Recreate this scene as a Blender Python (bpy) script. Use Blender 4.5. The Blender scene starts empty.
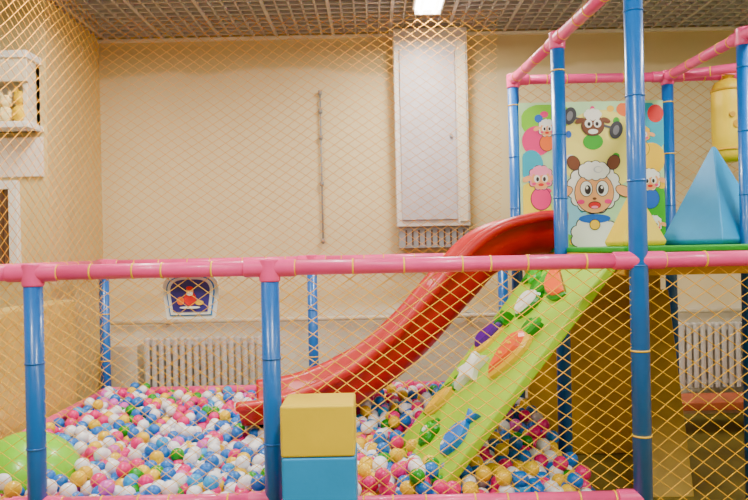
import bpy, bmesh, math, random
import numpy as np
from mathutils import Vector, Matrix
random.seed(4); rng=np.random.RandomState(7)
D=bpy.data; COL=bpy.context.scene.collection

def lin(c):
    return tuple(((v/255)/12.92 if v/255<=0.04045 else ((v/255+0.055)/1.055)**2.4) for v in c)+(1,)
def sat(c,k=1.3):
    l=list(lin(c)); y=.25*l[0]+.6*l[1]+.15*l[2]
    return tuple(min(1,max(0.002,y+(x-y)*k)) for x in l[:3])+(1,)
MATS={}
def mat(name,c,rough=0.5,var=0.08,scale=6,bump=0.0,emit=0,coat=0,bscale=None,k=1.3):
    if name in MATS: return MATS[name]
    m=D.materials.new(name); m.use_nodes=True; nt=m.node_tree; N=nt.nodes; L=nt.links
    b=N['Principled BSDF']; b.inputs['Roughness'].default_value=rough
    b.inputs['Coat Weight'].default_value=coat
    l=sat(c,k)
    tc=N.new('ShaderNodeTexCoord'); nz=N.new('ShaderNodeTexNoise'); nz.inputs['Scale'].default_value=scale
    nz.inputs['Detail'].default_value=4
    L.new(tc.outputs['Object'],nz.inputs['Vector'])
    r=N.new('ShaderNodeValToRGB'); L.new(nz.outputs['Fac'],r.inputs['Fac'])
    r.color_ramp.elements[0].position=.3; r.color_ramp.elements[1].position=.7
    r.color_ramp.elements[0].color=tuple(max(0,x*(1-var)) for x in l[:3])+(1,)
    r.color_ramp.elements[1].color=tuple(min(1,x*(1+var)) for x in l[:3])+(1,)
    L.new(r.outputs['Color'],b.inputs['Base Color'])
    if bump:
        n2=N.new('ShaderNodeTexNoise'); n2.inputs['Scale'].default_value=bscale or scale*4
        L.new(tc.outputs['Object'],n2.inputs['Vector'])
        bp=N.new('ShaderNodeBump'); bp.inputs['Strength'].default_value=bump; bp.inputs['Distance'].default_value=.01
        L.new(n2.outputs['Fac'],bp.inputs['Height']); L.new(bp.outputs['Normal'],b.inputs['Normal'])
    if emit:
        b.inputs['Emission Color'].default_value=l; b.inputs['Emission Strength'].default_value=emit
    MATS[name]=m; return m

def empty(name,loc=(0,0,0)):
    o=D.objects.new(name,None); COL.objects.link(o); o.location=loc; return o
def mesh(name,v,f,m,parent=None,smooth=False,mi=None):
    me=D.meshes.new(name); me.from_pydata([tuple(x) for x in v],[],f)
    for x in (m if isinstance(m,(list,tuple)) else [m]): me.materials.append(x)
    if mi: me.polygons.foreach_set('material_index',mi)
    if smooth: me.polygons.foreach_set('use_smooth',[True]*len(f))
    me.update()
    o=D.objects.new(name,me); COL.objects.link(o)
    if parent: o.parent=parent
    return o
def bevel(o,w,seg=3):
    if w:
        b=o.modifiers.new('bev','BEVEL'); b.width=w; b.segments=seg; b.limit_method='ANGLE'
        o.data.polygons.foreach_set('use_smooth',[True]*len(o.data.polygons))
        wn=o.modifiers.new('wn','WEIGHTED_NORMAL')
    return o
BF=[(0,3,2,1),(4,5,6,7),(0,1,5,4),(1,2,6,5),(2,3,7,6),(3,0,4,7)]
def box(name,x0,x1,y0,y1,z0,z1,m,parent=None,bev=0):
    v=[(x0,y0,z0),(x1,y0,z0),(x1,y1,z0),(x0,y1,z0),(x0,y0,z1),(x1,y0,z1),(x1,y1,z1),(x0,y1,z1)]
    return bevel(mesh(name,v,BF,m,parent),bev)
def frame_axes(d):
    d=d.normalized(); a=Vector((0,0,1)) if abs(d.z)<.9 else Vector((1,0,0))
    u=d.cross(a).normalized(); w=d.cross(u).normalized(); return u,w
def tubedata(p,q,r,n=20,V=None,F=None,r2=None,cap=True):
    p=Vector(p);q=Vector(q); u,w=frame_axes(q-p); r2=r if r2 is None else r2
    b=len(V)
    for c,rr in((p,r),(q,r2)):
        for i in range(n):
            a=2*math.pi*i/n; V.append(c+u*(rr*math.cos(a))+w*(rr*math.sin(a)))
    for i in range(n):
        j=(i+1)%n; F.append((b+i,b+j,b+n+j,b+n+i))
    if cap:
        F.append(tuple(b+i for i in reversed(range(n)))); F.append(tuple(b+n+i for i in range(n)))
def tube(name,p,q,r,m,parent=None,n=24,bev=0,r2=None):
    V=[];F=[]; tubedata(p,q,r,n,V,F,r2)
    o=mesh(name,V,F,m,parent); 
    for pl in o.data.polygons: pl.use_smooth=len(pl.vertices)==4
    if bev: bevel(o,bev)
    return o
def lathe(name,prof,m,loc,parent=None,n=32,ridge=0,nr=0):
    V=[];F=[]
    for r,z in prof:
        for i in range(n):
            a=2*math.pi*i/n; rr=r*(1+ridge*math.cos(nr*a)); V.append((loc[0]+rr*math.cos(a),loc[1]+rr*math.sin(a),loc[2]+z))
    for k in range(len(prof)-1):
        for i in range(n):
            j=(i+1)%n; F.append((k*n+i,k*n+j,(k+1)*n+j,(k+1)*n+i))
    F.append(tuple(reversed(range(n)))); F.append(tuple((len(prof)-1)*n+i for i in range(n)))
    return mesh(name,V,F,m,parent,True)

# ---------------------------------------------------------------- materials
BLUE=mat('blue_vinyl',(0,98,165),.32,.06,coat=.2,bump=.15,bscale=14)
PINK=mat('pink_vinyl',(222,92,140),.38,.06,coat=.15,bump=.2,bscale=18)
YEL=mat('yellow_vinyl',(222,192,0),.5,.05,bump=.1,k=1.15)
LBLUE=mat('light_blue_vinyl',(35,142,195),.5,.05,bump=.1)
RED=mat('red_plastic',(178,0,16),.42,.08,coat=.08)
LIME=mat('lime_board',(165,205,80),.45,.05)
TIE=mat('yellow_tie',(235,195,30),.6)
NET=mat('net_cord',(215,158,45),.7,.1)
NETF=mat('net_cord_front',(228,182,30),.7,.1)
WHITE=mat('white_paint',(236,234,228),.5,.03,k=1)
CREAM=mat('cream_paint',(226,214,188),.5,.04,k=1)
TAN=mat('tan_pad',(195,155,50),.5,.1,bump=.2)
GREY=mat('grey_metal',(150,150,150),.4)
DARK=mat('dark_brown',(88,62,48),.6)
GREEN=mat('green_mat',(40,140,55),.6)
BLACK=mat('black_ink',(25,22,25),.6)

def wallmat(name,base,top,low,zt,zl):
    m=D.materials.new(name); m.use_nodes=True; nt=m.node_tree;N=nt.nodes;L=nt.links
    b=N['Principled BSDF']; b.inputs['Roughness'].default_value=.75
    tc=N.new('ShaderNodeTexCoord'); sp=N.new('ShaderNodeSeparateXYZ'); L.new(tc.outputs['Object'],sp.inputs[0])
    nz=N.new('ShaderNodeTexNoise'); nz.inputs['Scale'].default_value=.6; nz.inputs['Detail'].default_value=5
    L.new(tc.outputs['Object'],nz.inputs['Vector'])
    ad=N.new('ShaderNodeMath'); ad.operation='MULTIPLY_ADD'; ad.inputs[1].default_value=.5
    L.new(nz.outputs['Fac'],ad.inputs[0]); L.new(sp.outputs['Z'],ad.inputs[2])
    mr=N.new('ShaderNodeMapRange'); mr.inputs['From Min'].default_value=0; mr.inputs['From Max'].default_value=4
    L.new(ad.outputs[0],mr.inputs['Value'])
    r=N.new('ShaderNodeValToRGB'); L.new(mr.outputs[0],r.inputs['Fac'])
    e=r.color_ramp.elements; e[0].position=zl/4; e[0].color=lin(low); e[1].position=zl/4+.02; e[1].color=lin(base)
    e2=e.new(zt/4); e2.color=lin(base); e3=e.new(zt/4+.012); e3.color=lin(top)
    n2=N.new('ShaderNodeTexNoise'); n2.inputs['Scale'].default_value=2.5; L.new(tc.outputs['Object'],n2.inputs['Vector'])
    mx=N.new('ShaderNodeMixRGB'); mx.blend_type='MULTIPLY'; mx.inputs['Color2'].default_value=(.9,.88,.84,1)
    L.new(n2.outputs['Fac'],mx.inputs['Fac']); L.new(r.outputs['Color'],mx.inputs['Color1']); L.new(mx.outputs[0],b.inputs['Base Color'])
    return m
WALL=wallmat('back_wall_paint',(232,213,166),(208,186,132),(238,231,212),3.62,1.25)
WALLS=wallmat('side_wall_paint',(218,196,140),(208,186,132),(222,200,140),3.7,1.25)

# ---------------------------------------------------------------- room
CZ=3.74
box('wall_back',-4.2,4.6,6.8,6.95,0,4,WALL)
box('wall_pillar',-4.2,-2.63,5.68,6.8,0,4,WALLS)
box('wall_left',-4.35,-4.2,-1,6.95,0,4,WALLS)
box('wall_right',4.6,4.75,-1,6.95,0,4,WALL)
fm=mat('floor_mats',(132,122,62),.6,.2,3,bump=.1,k=1.1)
box('floor',-4.35,4.75,-1,6.95,-.1,0,fm)
ce=box('ceiling',-4.35,4.75,-1,6.95,4,4.1,mat('ceiling_void',(105,100,96),.8,k=1))
V=[];F=[]
def addbox(V,F,x0,x1,y0,y1,z0,z1):
    b=len(V); V+= [(x0,y0,z0),(x1,y0,z0),(x1,y1,z0),(x0,y1,z0),(x0,y0,z1),(x1,y0,z1),(x1,y1,z1),(x0,y1,z1)]
    F+= [tuple(b+i for i in f) for f in BF]
s=.11
x=-4.2
while x<4.6: addbox(V,F,x-.008,x+.008,-1,6.8,CZ,CZ+.045); x+=s
y=-1
while y<6.8: addbox(V,F,-4.2,4.6,y-.008,y+.008,CZ,CZ+.045); y+=s
x=-4.2
while x<4.6: addbox(V,F,x-.014,x+.014,-1,6.8,CZ-.004,CZ+.03); x+=s*5
mesh('ceiling_grid',V,F,mat('ceiling_grid_metal',(182,178,174),.5,k=1),ce)
box('trim_ceiling',-2.63,4.6,6.77,6.8,CZ-.03,CZ,CREAM)
box('baseboard_back',-2.63,4.6,6.775,6.8,0,.1,mat('baseboard_paint',(170,140,110),.5))

def lamp(x,y,ln=1.2,power=70,name='fluorescent_or_fill_lamp'):  # builds the visible fluorescent and the added fill fixtures alike
    e=empty(name,(0,0,0))
    box('housing',x-.13,x+.13,y-ln/2,y+ln/2,CZ-.05,CZ,WHITE,e,.01)
    GL=mat('lamp_glow',(255,252,245),.5,0,emit=14,k=1)
    for dx in(-.06,.06): tube('tube',(x+dx,y-ln/2+.04,CZ-.075),(x+dx,y+ln/2-.04,CZ-.075),.02,GL,e,12)
    box('diffuser',x-.11,x+.11,y-ln/2+.04,y+ln/2-.04,CZ-.056,CZ-.05,GL,e)
    for yy in(y-ln/2+.02,y+ln/2-.02): box('end_cap',x-.11,x+.11,yy-.01,yy+.01,CZ-.09,CZ-.05,WHITE,e)
    l=D.lights.new('lamp_light','AREA'); l.shape='RECTANGLE'; l.size=.25; l.size_y=ln; l.energy=power; l.color=(1,.95,.86)
    o=D.objects.new('lamp_light',l); COL.objects.link(o); o.location=(x,y,CZ-.12); o.parent=e
lamp(.5,5.5,1.0,80)
for (x,y,p) in((-1.9,4.4,88),(2.9,3.6,72),(-1.9,1.3,90),(.5,1.6,90),(2.9,.8,90)): lamp(x,y,1.2,p)  # unseen extra fixtures above the view, added for fill light

# pillar window + display case
e=empty('window_1')
box('pane',-3.6,-2.93,5.655,5.675,1.6,2.22,mat('window_glass',(110,88,72),.2),e)
for z0,z1 in((2.2,2.27),(1.53,1.6)): box('rail',-3.65,-2.86,5.62,5.68,z0,z1,WHITE,e,.005)
box('stile',-2.93,-2.86,5.62,5.68,1.6,2.2,WHITE,e,.005); box('stile',-3.65,-3.6,5.62,5.68,1.6,2.2,WHITE,e,.005)
for i in range(16): box('bar',-3.58+i*.042,-3.572+i*.042,5.64,5.655,1.6,2.2,DARK,e)
e=empty('wall_display_case')
box('case_back',-3.5,-2.68,5.6,5.68,2.66,3.26,WHITE,e,.01)
box('case_top',-3.53,-2.66,5.42,5.68,3.2,3.26,WHITE,e,.01)
box('case_header',-3.5,-2.67,5.44,5.47,3.02,3.2,CREAM,e,.005)
box('case_shelf',-3.5,-2.66,5.43,5.68,2.66,2.71,WHITE,e,.008)
box('case_side',-2.72,-2.68,5.47,5.68,2.7,3.2,CREAM,e,.005)
TC=[mat('toy_yellow',(235,200,10),.5),mat('toy_orange',(240,140,20),.5),mat('toy_cream',(240,225,180),.5),mat('toy_pink',(230,100,130),.5)]
def toy(x,z,k,m):
    t=lathe('toy_body',[(.03*k,0),(.055*k,.03*k),(.05*k,.08*k),(.025*k,.11*k)],m,(x,5.52,z),e,16)
    lathe('toy_head',[(.01*k,.1*k),(.04*k,.12*k),(.045*k,.15*k),(.03*k,.185*k),(.005*k,.195*k)],m,(x,5.52,z),e,16)
    for s_ in(-1,1): lathe('toy_ear',[(.012*k,.17*k),(.016*k,.2*k),(.004*k,.225*k)],m,(x+s_*.03*k,5.52,z),e,10)
for i in range(6): toy(-3.38+i*.125,2.71,1.15+.15*(i%2),TC[[2,3,1,0,2,0][i]])
box('panel_below',-3.5,-2.66,5.65,5.68,2.3,2.62,mat('pinkish_panel',(236,222,210),.5,k=1),e,.005)

# wall cabinet
e=empty('wall_service_cabinet')
box('carcass',.22,.91,6.55,6.8,1.86,3.72,mat('cabinet_paint',(222,214,204),.45,k=1),e,.01)
box('door_panel',.27,.79,6.525,6.55,1.92,3.52,mat('cabinet_door',(196,188,192),.4,k=1),e,.008)
box('side_strip',.81,.89,6.53,6.55,1.9,3.6,CREAM,e,.004)
tube('knob',(.74,6.5,2.7),(.74,6.525,2.7),.015,GREY,e)
box('vent_frame',.24,.9,6.6,6.8,1.66,1.86,GREY,e,.005)
for i in range(10): box('vent_slat',.3+i*.06,.315+i*.06,6.585,6.6,1.69,1.83,DARK,e)

e=empty('wall_conduit')
tube('rod',(-.49,6.77,1.72),(-.49,6.77,3.2),.009,GREY,e,10)
for z in(1.75,2.3,2.75,3.0,3.18): tube('clip',(-.49,6.76,z-.02),(-.49,6.76,z+.02),.02,GREY,e,10)
e=empty('heating_pipe')
tube('pipe',(-2.55,6.74,1.0),(4.5,6.74,1.0),.022,CREAM,e,12)
tube('pipe_low',(-2.55,6.74,.2),(4.5,6.74,.2),.02,CREAM,e,12)
for x in(-2,-.6,.9,2.4,3.8): box('bracket',x-.02,x+.02,6.74,6.8,.97,1.03,GREY,e)
box('pipe_cover',-2.55,-2.25,6.58,6.79,0,.8,CREAM,e,.01)

def radiator(x0,x1,z0,z1):
    e=empty('radiator'); rm=mat('radiator_enamel',(212,208,202),.35,k=1)
    V=[];F=[];x=x0
    while x<x1:
        addbox(V,F,x,x+.046,6.58,6.68,z0,z1); x+=.066
    o=mesh('fins',V,F,rm,e); bevel(o,.016,3)
    tube('top_header',(x0,6.63,z1-.06),(x1,6.63,z1-.06),.025,rm,e); tube('bottom_header',(x0,6.63,z0+.06),(x1,6.63,z0+.06),.025,rm,e)
radiator(-2.18,-1.06,.3,.86); radiator(2.86,4.2,.28,.9)

e=empty('wooden_bench'); WD=mat('bench_wood',(205,120,95),.5,.15)
box('seat',2.5,4.3,6.05,6.45,.2,.27,WD,e,.01)
for x in(2.6,4.15): box('leg',x,x+.06,6.1,6.4,0,.2,WD,e,.005)
box('foam_step',2.9,4.4,4.9,5.35,0,.13,mat('step_pad',(205,180,60),.6,bump=.1),None,.015)

# ---------------------------------------------------------------- play frame
PF=empty('indoor_playground_frame')
R=.043; BZ=1.575; TZ=2.95
def post(x,y,z0,z1,r=R):
    tube('post',(x,y,z0),(x,y,z1),r,BLUE,PF,28)
    z=z0+.35
    while z<z1-.1:
        tube('post_tie',(x,y,z-.004),(x,y,z+.004),r+.003,BLUE if random.random()<.7 else TIE,PF,24); z+=.4
def beam(p,q,r=.036,ties=True,elbow=True):
    p=Vector(p);q=Vector(q); tube('beam',p,q,r,PINK,PF,24)
    d=(q-p); L=d.length; d.normalize()
    if ties:
        t=.12
        while t<L-.05:
            c=p+d*t; tube('beam_tie',c-d*.004,c+d*.004,r+.003,TIE,PF,20); t+=random.uniform(.13,.28)
    if elbow:
        for s_,c in((1,p),(-1,q)):
            tube('sleeve',c,c+d*(s_*.12),r+.006,PINK,PF,24,.004)
def joint(x,y,z):
    tube('joint',(x,y,z-.065),(x,y,z+.045),.05,PINK,PF,28,.01)
YF=3.3; YB=6.0; XL=-2.32
post(-1.61,YF,0,BZ); post(-.494,YF,0,BZ); post(1.245,YF,0,3.6)
post(XL,YB,0,BZ); post(-.536,YB,0,BZ); post(1.1,YB,0,BZ); post(XL,YF,0,BZ)
post(1.11,5.45,0,TZ); post(2.31,5.45,0,TZ); post(1.178,4.4,0,TZ); post(2.35,4.4,0,TZ); post(2.42,YF,0,3.6)
post(3.5,5.45,0,TZ)
for x in(XL,-1.61,-.494): joint(x,YF,BZ)
for x in(XL,-.536,1.1): joint(x,YB,BZ)
for x,y in((1.11,5.45),(2.31,5.45),(1.178,4.4),(2.35,4.4)): joint(x,y,TZ)
beam((XL,YF,BZ),(-1.61,YF,BZ)); beam((-1.61,YF,BZ),(-.494,YF,BZ)); beam((-.494,YF,BZ),(1.245,YF,BZ)); beam((1.245,YF,BZ),(2.42,YF,BZ)); beam((2.42,YF,BZ),(3.6,YF,BZ))
beam((XL,YF,.48),(-1.61,YF,.48)); beam((-1.61,YF,.48),(-.494,YF,.48)); beam((-.494,YF,.455),(1.245,YF,.455))
beam((XL,YB,BZ),(-.536,YB,BZ)); beam((-.536,YB,BZ),(1.1,YB,BZ)); beam((XL,YF,BZ),(XL,YB,BZ))
beam((XL,YB,.48),(1.1,YB,.48)); beam((XL,YF,.48),(XL,YB,.48))
beam((1.11,5.45,TZ),(2.31,5.45,TZ)); beam((2.31,5.45,TZ),(3.5,5.45,TZ))
beam((1.11,5.45,TZ),(1.178,4.4,TZ)); beam((1.178,4.4,TZ),(1.245,YF,TZ)); beam((2.31,5.45,TZ),(2.35,4.4,TZ)); beam((2.35,4.4,TZ),(2.42,YF,TZ))
beam((2.31,5.45,TZ),(3.3,4.9,TZ))
box('platform_deck',1.2,3.5,3.36,5.4,1.5,1.61,TAN,PF,.01)
box('platform_mat',1.2,3.5,3.36,5.4,1.61,1.64,GREEN,PF,.008)

# nets
def net(o,u,v,W,H,cw,ch,r,m,amp=.01):
    o=Vector(o);u=Vector(u);v=Vector(v); n=u.cross(v); V=[];F=[]
    k=ch/cw
    def add(a0,b0,a1,b1):
        L=math.hypot(a1-a0,b1-b0)
        if L<.02: return
        ns=max(1,int(L/.12)); b=len(V)
        dx,dy=(a1-a0)/L,(b1-b0)/L
        for i in range(ns+1):
            t=i/ns; a=a0+(a1-a0)*t; c=b0+(b1-b0)*t
            a2=a+amp*math.sin(4.1*c+1.3*a); c2=c+amp*1.4*math.sin(3.3*a+.7)*math.sin(math.pi*c/H)
            nn=amp*math.sin(2.3*a)*math.cos(2.9*c)
            P=o+u*a2+v*c2+n*nn
            for (s1,s2) in((0,1),(.87,-.5),(-.87,-.5)):
                V.append(P+(u*(-dy)+v*dx)*(r*s1)+n*(r*s2))
        for i in range(ns):
            for j in range(3):
                j2=(j+1)%3; F.append((b+3*i+j,b+3*i+j2,b+3*i+3+j2,b+3*i+3+j))
    c=-k*W
    while c<H:
        u0=max(0,-c/k); u1=min(W,(H-c)/k)
        if u1>u0:
            add(u0,k*u0+c,u1,k*u1+c); add(W-u0,k*u0+c,W-u1,k*u1+c)
        c+=ch
    return mesh('safety_net',V,F,m,None,True)
X=(1,0,0);Z=(0,0,1);Y=(0,1,0); HU=CZ-BZ-.09
net((XL,YB,BZ+.03),X,Z,3.42,HU,.115,.08,.0021,NET,.018)
net((XL,YB,.55),X,Z,3.42,1.0,.115,.08,.0021,NET)
net((XL,YF-.3,BZ+.03),Y,Z,YB-YF+.3,HU,.115,.08,.0021,NET,.018)
net((XL,YF,.55),Y,Z,YB-YF,1.0,.115,.08,.002,NET)
net((XL,YF,.5),X,Z,.7,1.05,.095,.068,.0018,NETF)
net((-1.61,YF,.5),X,Z,1.1,1.05,.095,.068,.0018,NETF,.014)
net((-.494,YF,.5),X,Z,1.73,1.05,.095,.068,.0025,NETF,.016)
net((1.245,YF,.1),X,Z,1.18,1.45,.105,.078,.0025,NETF,.016)
net((1.15,5.5,1.66),X,Z,2.3,1.27,.115,.08,.002,NET)

# pads
box('foam_side_pad',-2.62,-2.42,4.3,5.66,0,1.3,mat('pale_yellow_pad',(222,196,118),.5,.1,k=1.1),None,.02)
box('foam_back_pad',1.2,2.26,5.52,5.6,0,1.48,TAN,None,.02)
v=[(1.72,4.55,0),(2.05,4.55,0),(2.24,5.34,1.3),(1.98,5.34,1.3),(1.72,4.62,0),(2.05,4.62,0),(2.24,5.40,1.3),(1.98,5.40,1.3)]
bevel(mesh('leaning_wooden_board',v,BF,mat('board_wood',(185,158,90),.5,.15)),.008)

# ---------------------------------------------------------------- ball pit
BP=empty('ball_pit')
box('base',XL+.06,1.14,3.36,5.95,0,.36,mat('pit_base',(60,90,140),.6),BP)
box('front_pad',XL+.06,1.2,3.34,3.38,0,.42,LBLUE,BP)
SC=(-1.93,3.85,.43); SR=.28
def hgt(x,y): return .03*math.sin(2.1*x+1)+.025*math.sin(2.7*y+x)
def ico(sub):
    bm=bmesh.new(); bmesh.ops.create_icosphere(bm,subdivisions=sub,radius=.041)
    vv=np.array([v.co[:] for v in bm.verts]); ff=np.array([[v.index for v in f.verts] for f in bm.faces]); bm.free(); return vv,ff
pos=[];y0=3.43
for (sp,z,occ) in((.080,.395,1),(.081,.45,.92),(.086,.50,.38)):
    y=y0
    while y<5.93:
        x=XL+.1
        while x<1.1:
            if random.random()<occ:
                px=x+random.uniform(-.014,.014); py=y+random.uniform(-.014,.014); pz=z+hgt(px,py)+random.uniform(-.014,.014)
                if (px-SC[0])**2+(py-SC[1])**2+(pz-SC[2])**2>(SR+.03)**2: pos.append((px,py,pz))
            x+=sp
        y+=sp*.93
bc=[('ball_white',(240,240,244)),('ball_pink',(218,40,120)),('ball_blue',(0,112,190)),('ball_yellow',(232,195,0)),('ball_green',(10,145,35)),('ball_lilac',(208,105,185)),('ball_skyblue',(45,155,215))]
bm_=[mat(n,c,.32,.02,coat=.12,k=1.2) for n,c in bc]
w=[.29,.22,.23,.11,.05,.05,.05]
tmp={2:ico(2),3:ico(3)}
def balls(name,P,sub):
    vv,ff=tmp[sub]; n=len(P); P=np.array(P)
    VV=(vv[None]+P[:,None]).reshape(-1,3); FF=(ff[None]+(np.arange(n)*len(vv))[:,None,None]).reshape(-1)
    me=D.meshes.new(name); me.vertices.add(len(VV)); me.vertices.foreach_set('co',VV.ravel())
    nf=n*len(ff); me.loops.add(nf*3); me.loops.foreach_set('vertex_index',FF)
    me.polygons.add(nf); me.polygons.foreach_set('loop_start',np.arange(nf)*3); me.polygons.foreach_set('loop_total',np.full(nf,3))
    for m in bm_: me.materials.append(m)
    ci=[]
    for p in P:
        ww=list(w)
        if p[0]>.0 and p[1]<4.6: ww=[.24,.22,.22,.22,.04,.03,.03]
        ci.append(rng.choice(7,p=np.array(ww)/sum(ww)))
    me.polygons.foreach_set('material_index',np.repeat(ci,len(ff)).astype(np.int32))
    me.polygons.foreach_set('use_smooth',np.ones(nf,bool))
    me.update(calc_edges=True); me.validate()
    o=D.objects.new(name,me); COL.objects.link(o); o.parent=BP
balls('balls_near',[p for p in pos if p[1]<4.6],3); balls('balls_far',[p for p in pos if p[1]>=4.6],2)

prof=[(max(.004,SR*math.sin(math.pi*i/40)*(1+.006*math.cos(i*3.14159))),-SR*.92*math.cos(math.pi*i/40)) for i in range(41)]
lathe('exercise_ball',prof,mat('lime_rubber',(140,205,0),.3,.04,coat=.2),SC,None,48)

# ---------------------------------------------------------------- red slide
ctl=[(1.25,1.71),(1.05,1.70),(.82,1.61),(.56,1.35),(.27,1.03),(-.02,.79),(-.3,.65),(-.6,.575),(-.9,.55)]
def cr(P,n=8):
    out=[];Q=[P[0]]+P+[P[-1]]
    for i in range(1,len(Q)-2):
        for k in range(n):
            t=k/n; o=[]
            for d in(0,1):
                a,b,c,e_=Q[i-1][d],Q[i][d],Q[i+1][d],Q[i+2][d]
                o.append(.5*((2*b)+(-a+c)*t+(2*a-5*b+4*c-e_)*t*t+(-a+3*b-3*c+e_)*t**3))
            out.append(tuple(o))
    out.append(P[-1]); return out
path=cr(ctl)
sec=[(-.435,.19),(-.445,.235),(-.42,.265),(-.37,.265),(-.345,.225),(-.325,.12),(-.27,.03),(-.15,-.015),(0,-.025)]
sec=sec+[(-a,b) for a,b in reversed(sec[:-1])]
V=[];F=[];n=len(sec)
for i,(x,z) in enumerate(path):
    a=path[max(0,i-1)];b=path[min(len(path)-1,i+1)]; tx,tz=b[0]-a[0],b[1]-a[1]; l=math.hypot(tx,tz); nx,nz=tz/l,-tx/l
    if nz<0: nx,nz=-nx,-nz
    t=min(1,max(0,(-x-.2)/.6)); hs=1-.3*t; top=min(1,max(0,(x-.75)/.3)); hs*=1-.1*top
    for (yy,h) in sec: V.append((x+nx*(h-.075)*hs,4.92+yy,z+nz*(h-.075)*hs))
for i in range(len(path)-1):
    for j in range(n-1): F.append((i*n+j,i*n+j+1,(i+1)*n+j+1,(i+1)*n+j))
e=empty('red_slide')
o=mesh('slide_chute',V,F,RED,e,True); so=o.modifiers.new('s','SOLIDIFY'); so.thickness=.018

# ---------------------------------------------------------------- climbing ramp
A=Vector((1.17,3.45,1.57));B=Vector((1.0,4.3,1.57));C=Vector((.26,3.45,.42))
dd=(C-A)*1.08; ee=B-A; nn=dd.cross(ee).normalized(); 
if nn.z<0: nn=-nn
CRP=empty('climbing_ramp')
v=[A-nn*.05,A+dd-nn*.05,A+dd+ee-nn*.05,A+ee-nn*.05,A,A+dd,A+dd+ee,A+ee]
bevel(mesh('board',v,BF,LIME,CRP),.012)
du=(C-A).normalized(); dv=ee.normalized()
def hold(s_,t_,parts):
    c=A+(C-A)*s_+ee*t_
    for k,(pts,col,h) in enumerate(parts):
        m=mat('hold_%d_%d_%d'%col,col,.35,.04); n=len(pts)
        ca=sum(p[0] for p in pts)/n; cb=sum(p[1] for p in pts)/n
        V=[c+du*a+dv*b for a,b in pts]
        for (hh,sc) in((h*.65,1.0),(h,.82)): V+=[c+nn*hh+du*(ca+(a-ca)*sc)+dv*(cb+(b-cb)*sc) for a,b in pts]
        F=[tuple(range(n)),tuple(reversed(range(2*n,3*n)))]
        for q in(0,1): F+=[(q*n+i,q*n+n+i,q*n+n+(i+1)%n,q*n+(i+1)%n) for i in range(n)]
        o=mesh('climbing_hold',V,F,m,CRP)
        bmx=bmesh.new(); bmx.from_mesh(o.data); bmesh.ops.recalc_face_normals(bmx,faces=bmx.faces); bmx.to_mesh(o.data); bmx.free()
def ell(a,b,ca=0,cb=0,rot=0,n=22,taper=0,a0=0,a1=2*math.pi):
    out=[]
    for i in range(n):
        t=a0+(a1-a0)*i/(n if a1-a0>6.2 else n-1); x=a*math.cos(t); y=b*math.sin(t)*(1+taper*math.cos(t))
        out.append((ca+x*math.cos(rot)-y*math.sin(rot),cb+x*math.sin(rot)+y*math.cos(rot)))
    return out
def leaf(a,b,ca=0,cb=0,rot=0,n=20):
    out=[]
    for i in range(n):
        t=2*math.pi*i/n; x=a*math.cos(t); y=b*math.sin(t)*abs(math.sin(t))**.6
        out.append((ca+x*math.cos(rot)-y*math.sin(rot),cb+x*math.sin(rot)+y*math.cos(rot)))
    return out
def star(r,r2,n,ca=0,cb=0): return [(ca+(r if i%2==0 else r2)*math.cos(math.pi*i/n),cb+(r if i%2==0 else r2)*math.sin(math.pi*i/n)) for i in range(2*n)]
def flower(r,k,n=40,am=.22,ca=0,cb=0): return [(ca+r*(1+am*math.cos(k*2*math.pi*i/n))*math.cos(2*math.pi*i/n),cb+r*(1+am*math.cos(k*2*math.pi*i/n))*math.sin(2*math.pi*i/n)) for i in range(n)]
OR=(240,110,0);GR=(15,125,25);YE=(235,195,0);PU=(75,20,125);WH=(240,240,232);BL=(10,120,200);RD=(220,30,40);LG=(85,175,25)
pi=math.pi
hold(.09,.4,[(ell(.12,.19,a0=-pi/2,a1=pi/2,rot=.5),GR,.025),(ell(.1,.165,a0=-pi/2,a1=pi/2,rot=.5),OR,.045)])
hold(.07,.85,[(leaf(.1,.05,0,0,.6),GR,.03),(leaf(.07,.04,.03,-.05,-.6),LG,.04)])
hold(.21,.6,[(leaf(.08,.04,-.11,.05,-.5),GR,.03),(leaf(.08,.04,-.11,-.05,.5),GR,.03),(leaf(.08,.03,-.13,0,0),LG,.035),(ell(.1,.1,.01,0,0,taper=-.35),GR,.03),(ell(.085,.08,.01,0,0,taper=-.35),WH,.05)])
hold(.38,.8,[(ell(.14,.09,0,0,.5,taper=.35),YE,.03),(ell(.13,.07,-.01,-.01,.5,taper=.35),PU,.055),(star(.065,.035,5,-.1,-.06),GR,.06)])
hold(.42,.33,[(leaf(.07,.03,-.15,.03,-.3),GR,.03),(leaf(.07,.03,-.14,-.06,.5),GR,.03),(leaf(.07,.03,-.16,-.02,.1),LG,.035),(ell(.17,.11,.02,.01,.1,taper=-.5),YE,.035),(ell(.145,.08,.02,.01,.1,taper=-.55),OR,.055),(ell(.01,.05,-.03,.01,.1),YE,.06),(ell(.01,.035,.04,.015,.1),YE,.059)])
hold(.55,.68,[(flower(.06,4,ca=.08,cb=.06),GR,.025),(star(.14,.065,5),WH,.05)])
hold(.7,.83,[(leaf(.16,.07,0,0,.4),GR,.03),(leaf(.12,.05,.03,-.03,.4),YE,.045)])
hold(.78,.22,[([(-.07,0),(-.15,.07),(-.13,0),(-.15,-.07)],BL,.03),(leaf(.11,.075,.02),BL,.045),(ell(.014,.014,.08,.015),WH,.05)])
hold(.84,.62,[(flower(.085,6,am=.12),GR,.03),(flower(.055,5,am=.15),LG,.045),(ell(.025,.025),WH,.05)])

# ---------------------------------------------------------------- foam blocks
def blk(z0,z1,m,dx=0): box('foam_block',-.413+dx,-.098+dx,2.96,3.22,z0,z1,m,None,.012)
blk(0,.258,YEL,.01); blk(.259,.518,RED); blk(.519,.776,LBLUE,.002); blk(.777,.998,YEL)

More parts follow.
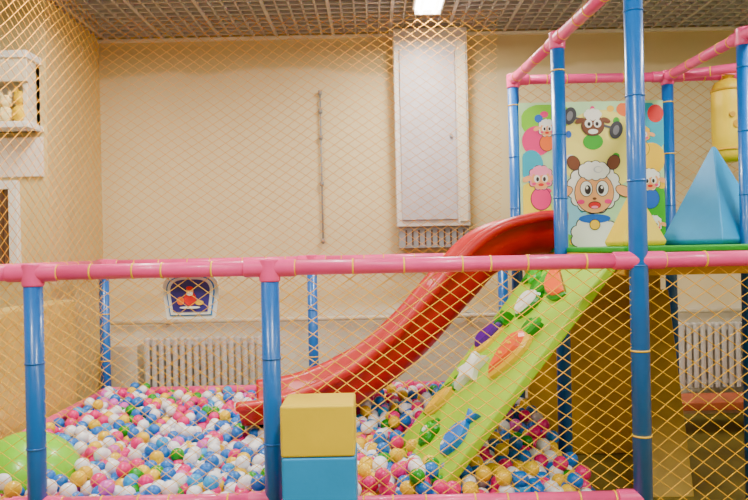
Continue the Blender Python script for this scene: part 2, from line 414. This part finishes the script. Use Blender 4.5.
def pyr(name,cx,cy,z,hb,h,rot,m):
    V=[];F=[]
    for (s_,zz) in((.93,0),(1,.03),(.06,h-.02)):
        for i in range(4):
            a=rot+math.pi/4+i*math.pi/2; V.append((cx+hb*1.414*s_*math.cos(a),cy+hb*1.414*s_*math.sin(a),z+zz))
    V.append((cx,cy,z+h))
    for k in range(2):
        for i in range(4): j=(i+1)%4; F.append((4*k+i,4*k+j,4*k+4+j,4*k+4+i))
    for i in range(4): F.append((8+i,8+(i+1)%4,12))
    F.append((3,2,1,0))
    o=mesh(name,V,F,m); bevel(o,.01,2)
pyr('foam_pyramid',2.27,4.65,1.64,.24,.66,.45,LBLUE)
pyr('foam_pyramid',1.77,4.75,1.64,.15,.42,.1,YEL)

# punching bag
e=empty('punching_bag')
lathe('bag',[(.06,0),(.1,.012),(.118,.05),(.125,.2),(.125,.44),(.12,.56),(.1,.6),(.055,.62),(.03,.63),(.045,.65),(.02,.66)],YEL,(2.71,5.3,2.26),e,32,.012,6)
tube('cord',(2.71,5.3,2.91),(2.71,5.43,2.98),.006,TIE,e,8)
BPM=mat('bag_print',(190,150,0),.5)
for dz in(.08,.53): tube('strap',(2.71,5.3,2.26+dz),(2.71,5.3,2.275+dz),.128,BPM,e,32)
for dx,dz,rr in((-.04,.34,.02),(.03,.34,.02),(-.005,.27,.03)):
    tube('bag_print_dot',(2.71+dx,5.168,2.26+dz),(2.71+dx,5.19,2.26+dz),rr,BPM,e,16)

# ---------------------------------------------------------------- cartoon poster board
PO=empty('cartoon_sheep_poster')
U=.00771
box('board',1.14,2.25,5.40,5.425,1.64,2.76,mat('poster_base',(195,228,185),.4,.05),PO)
PL={}; cnt=[0]
def pe(cx,cy,rx,ry,col,layer=1,rot=0,n=22):
    V,F=PL.setdefault((col),([],[])); b=len(V); cnt[0]+=1; yy=5.398-.0012*layer-.0000013*cnt[0]
    for i in range(n):
        t=2*math.pi*i/n; x=rx*math.cos(t);y=ry*math.sin(t)
        X_=cx+x*math.cos(rot)-y*math.sin(rot); Y_=cy+x*math.sin(rot)+y*math.cos(rot)
        X_=min(max(X_,521),663); Y_=min(max(Y_,104),247)
        V.append((1.15+(X_-520)*U,yy,2.75-(Y_-103)*U))
    F.append(tuple(b+i for i in range(n)))
def wool(cx,cy,r,k,col,layer,br=.45,sq=.8):
    pe(cx,cy,r,r*sq,col,layer)
    for i in range(k):
        a=2*math.pi*i/k; pe(cx+r*.85*math.cos(a),cy+r*.85*sq*math.sin(a),r*br,r*br,col,layer+.02+.02*i)
W_=(248,246,242);SK=(245,178,125);PK=(235,60,130);BK=(40,26,24);BR=(115,62,30);CY=(40,175,205);YY=(245,200,15);GG=(70,175,30);OO=(245,120,15);RR=(215,15,30);LB=(20,100,200);PP=(248,150,185)
for i,a in enumerate(((640,130,28,28,CY),(547,120,28,18,(140,210,70)),(530,215,20,34,(250,230,90)),(650,215,18,34,GG),(600,150,44,40,(250,236,140)),(536,140,15,15,PK),(628,110,12,8,OO),(650,160,14,16,YY),(560,240,34,13,(120,200,90)),(640,182,13,13,PP),(655,115,8,9,RR),(530,165,12,16,CY),(570,215,14,20,(150,210,240)))): pe(*a,layer=.5+.1*i)
for i in range(34): pe(random.uniform(524,660),random.uniform(106,244),random.uniform(2,4.5),random.uniform(2,4.5),random.choice([PK,YY,CY,GG,W_,OO,LB]),2)
# body
wool(592,236,22,11,BK,2.4,.3,.8); wool(592,236,21,11,W_,3,.3,.8)
pe(592,219,16,4.5,LB,5.1); pe(592,225,5.5,5.5,BK,6); pe(592,225,4.8,4.8,YY,6.2)
# wool framing the face
wool(592,188,25,15,BK,3.2,.26,.95); wool(592,188,24.3,15,W_,3.8,.25,.95)
for s_ in(-1,1):
    pe(592+s_*30,192,9.5,5.6,BK,4.9,s_*.45); pe(592+s_*30,192,8.7,4.9,SK,5.2,s_*.45)
    pe(592+s_*20,163,6.4,8,BK,4.9,s_*.5); pe(592+s_*20,163,5.6,7.2,BR,5.2,s_*.5)
pe(592,193,20,21,BK,5.6); pe(592,193,19.3,20.3,SK,6.3)
# hair curl
wool(592,171,13,9,BK,7.2,.42,.45); wool(592,171,12.3,9,W_,8,.41,.45)
pe(596,170,4.5,3.4,(205,205,210),8.5); pe(596.6,170,3.6,2.6,W_,8.7)
for s_ in(-1,1):
    pe(592+s_*8,189,6.4,8,BK,9.3); pe(592+s_*8,189,5.8,7.4,W_,10); pe(592+s_*6.6,190,3.1,4.6,BK,11); pe(592+s_*7.4,188,1.2,1.5,W_,12)
    pe(592+s_*13.5,202,3.6,2.3,PK,9)
pe(592,199,2,1.3,BR,10); pe(592,205.5,6.4,3.8,BK,9); pe(592,205.8,5.8,3.3,RR,10); pe(592,207.5,3.5,1.4,PP,11)
# barbell sheep
pe(592,123,26,1.5,(90,90,100),5,.28)
for (a,b) in((569,116),(615,131)): pe(a,b,6.5,9,(50,50,60),9,.28); pe(a,b,3,5,(120,120,130),10,.28)
pe(592,142,10,8,GG,4.4); pe(592,126,11.6,10.6,BK,6.5); pe(592,126,11,10,BR,7); wool(592,115,7,8,W_,8,.45,.5)
for s_ in(-1,1): pe(592+s_*4.5,124,3.8,4.2,W_,9); pe(592+s_*4,124.5,1.6,2.1,BK,10); pe(592+s_*13,121,5,2.6,BR,7,s_*.4)
pe(592,132,5,2.5,W_,9)
def small(cx,cy,k,face,woolc,body):
    pe(cx,cy+20*k,10.6*k,11.6*k,BK,2.6); pe(cx,cy+20*k,10*k,11*k,body,3.1)
    wool(cx,cy-1*k,12*k,10,BK,3.6,.28,.95); wool(cx,cy-1*k,11.5*k,10,woolc,4.2,.27,.95)
    pe(cx,cy+1*k,9.6*k,9.6*k,face,6); wool(cx,cy-8*k,6.5*k,7,woolc,7.4,.45,.45)
    for s_ in(-1,1): pe(cx+s_*14*k,cy,5*k,2.8*k,face,5.5,s_*.4); pe(cx+s_*4*k,cy,3*k,3.8*k,W_,8.6); pe(cx+s_*3.4*k,cy+.5*k,1.5*k,2.3*k,BK,9.4); pe(cx+s_*7*k,cy+5*k,2*k,1.4*k,PK,8)
    pe(cx,cy+6*k,2.8*k,1.5*k,RR,8)
small(539,178,1.0,SK,PP,PK); small(546,128,.72,SK,W_,OO); small(541,220,.75,(110,110,125),(80,70,85),RR); small(648,182,.9,SK,W_,LB); small(641,136,.7,SK,YY,YY); small(651,226,.7,SK,W_,PK)
for i,(col,(V,F)) in enumerate(PL.items()):
    mesh('print_ink_%d'%i,V,F,mat('ink_%d_%d_%d'%col,col,.5,.02,k=1.15),PO)

# ---------------------------------------------------------------- hanging framed sign
HS=empty('hanging_sign'); SZ=1.455; SX=-.888
PS=[(-.108,-.11),(.108,-.11),(.125,.01)]
for i in range(1,16):
    t=math.pi*i/16; c_=math.cos(t); PS.append((.125*math.copysign(abs(c_)**.65,c_),.01+.085*math.sin(t)**.65))
PS.append((-.125,.01))
def sgn(name,sc,y,m,t=.006):
    V=[(SX+a*sc,y,SZ+b*sc) for a,b in PS]+[(SX+a*sc,y+t,SZ+b*sc) for a,b in PS]; n=len(PS)
    F=[tuple(range(n)),tuple(reversed(range(n,2*n)))]+[((i+1)%n,i,n+i,n+(i+1)%n) for i in range(n)]
    mesh(name,V,F,m,HS)
sgn('backing',1.08,3.375,WHITE,.01); sgn('blue_border',.93,3.37,mat('sign_blue',(50,120,190),.4)); sgn('white_mat',.88,3.366,WHITE); sgn('picture',.76,3.362,mat('sign_navy',(60,50,125),.4,.3))
def sd(x,z,rx,rz,c,y): 
    V=[(SX+x+rx*math.cos(t*math.pi/8),y,SZ+z+rz*math.sin(t*math.pi/8)) for t in range(16)]; mesh('sign_print',V,[tuple(range(16))],mat('ink_%d_%d_%d'%c,c,.5,.02),HS)
sd(0,-.02,.03,.035,RR,3.360); sd(0,.015,.018,.018,SK,3.358); sd(0,.03,.018,.01,RR,3.357); sd(0,.004,.016,.01,W_,3.356); sd(-.045,-.03,.018,.02,OO,3.359); sd(.045,-.04,.02,.012,YY,3.3585); sd(0,-.062,.05,.006,W_,3.355)
for dx in(-.07,.06): tube('tie',(SX+dx,3.37,SZ+.08),(SX+dx,3.33,1.59),.003,TIE,HS,8)

# ---------------------------------------------------------------- world + camera
w_=D.worlds.new('World'); bpy.context.scene.world=w_; w_.use_nodes=True
w_.node_tree.nodes['Background'].inputs[0].default_value=(1,.97,.92,1); w_.node_tree.nodes['Background'].inputs[1].default_value=.5
cam=D.cameras.new('camera'); co=D.objects.new('camera',cam); COL.objects.link(co)
cam.lens=33.69; cam.sensor_width=36; co.location=(0,0,1.65); co.rotation_euler=(math.pi/2,.021,0); cam.clip_end=60
bpy.context.scene.camera=co
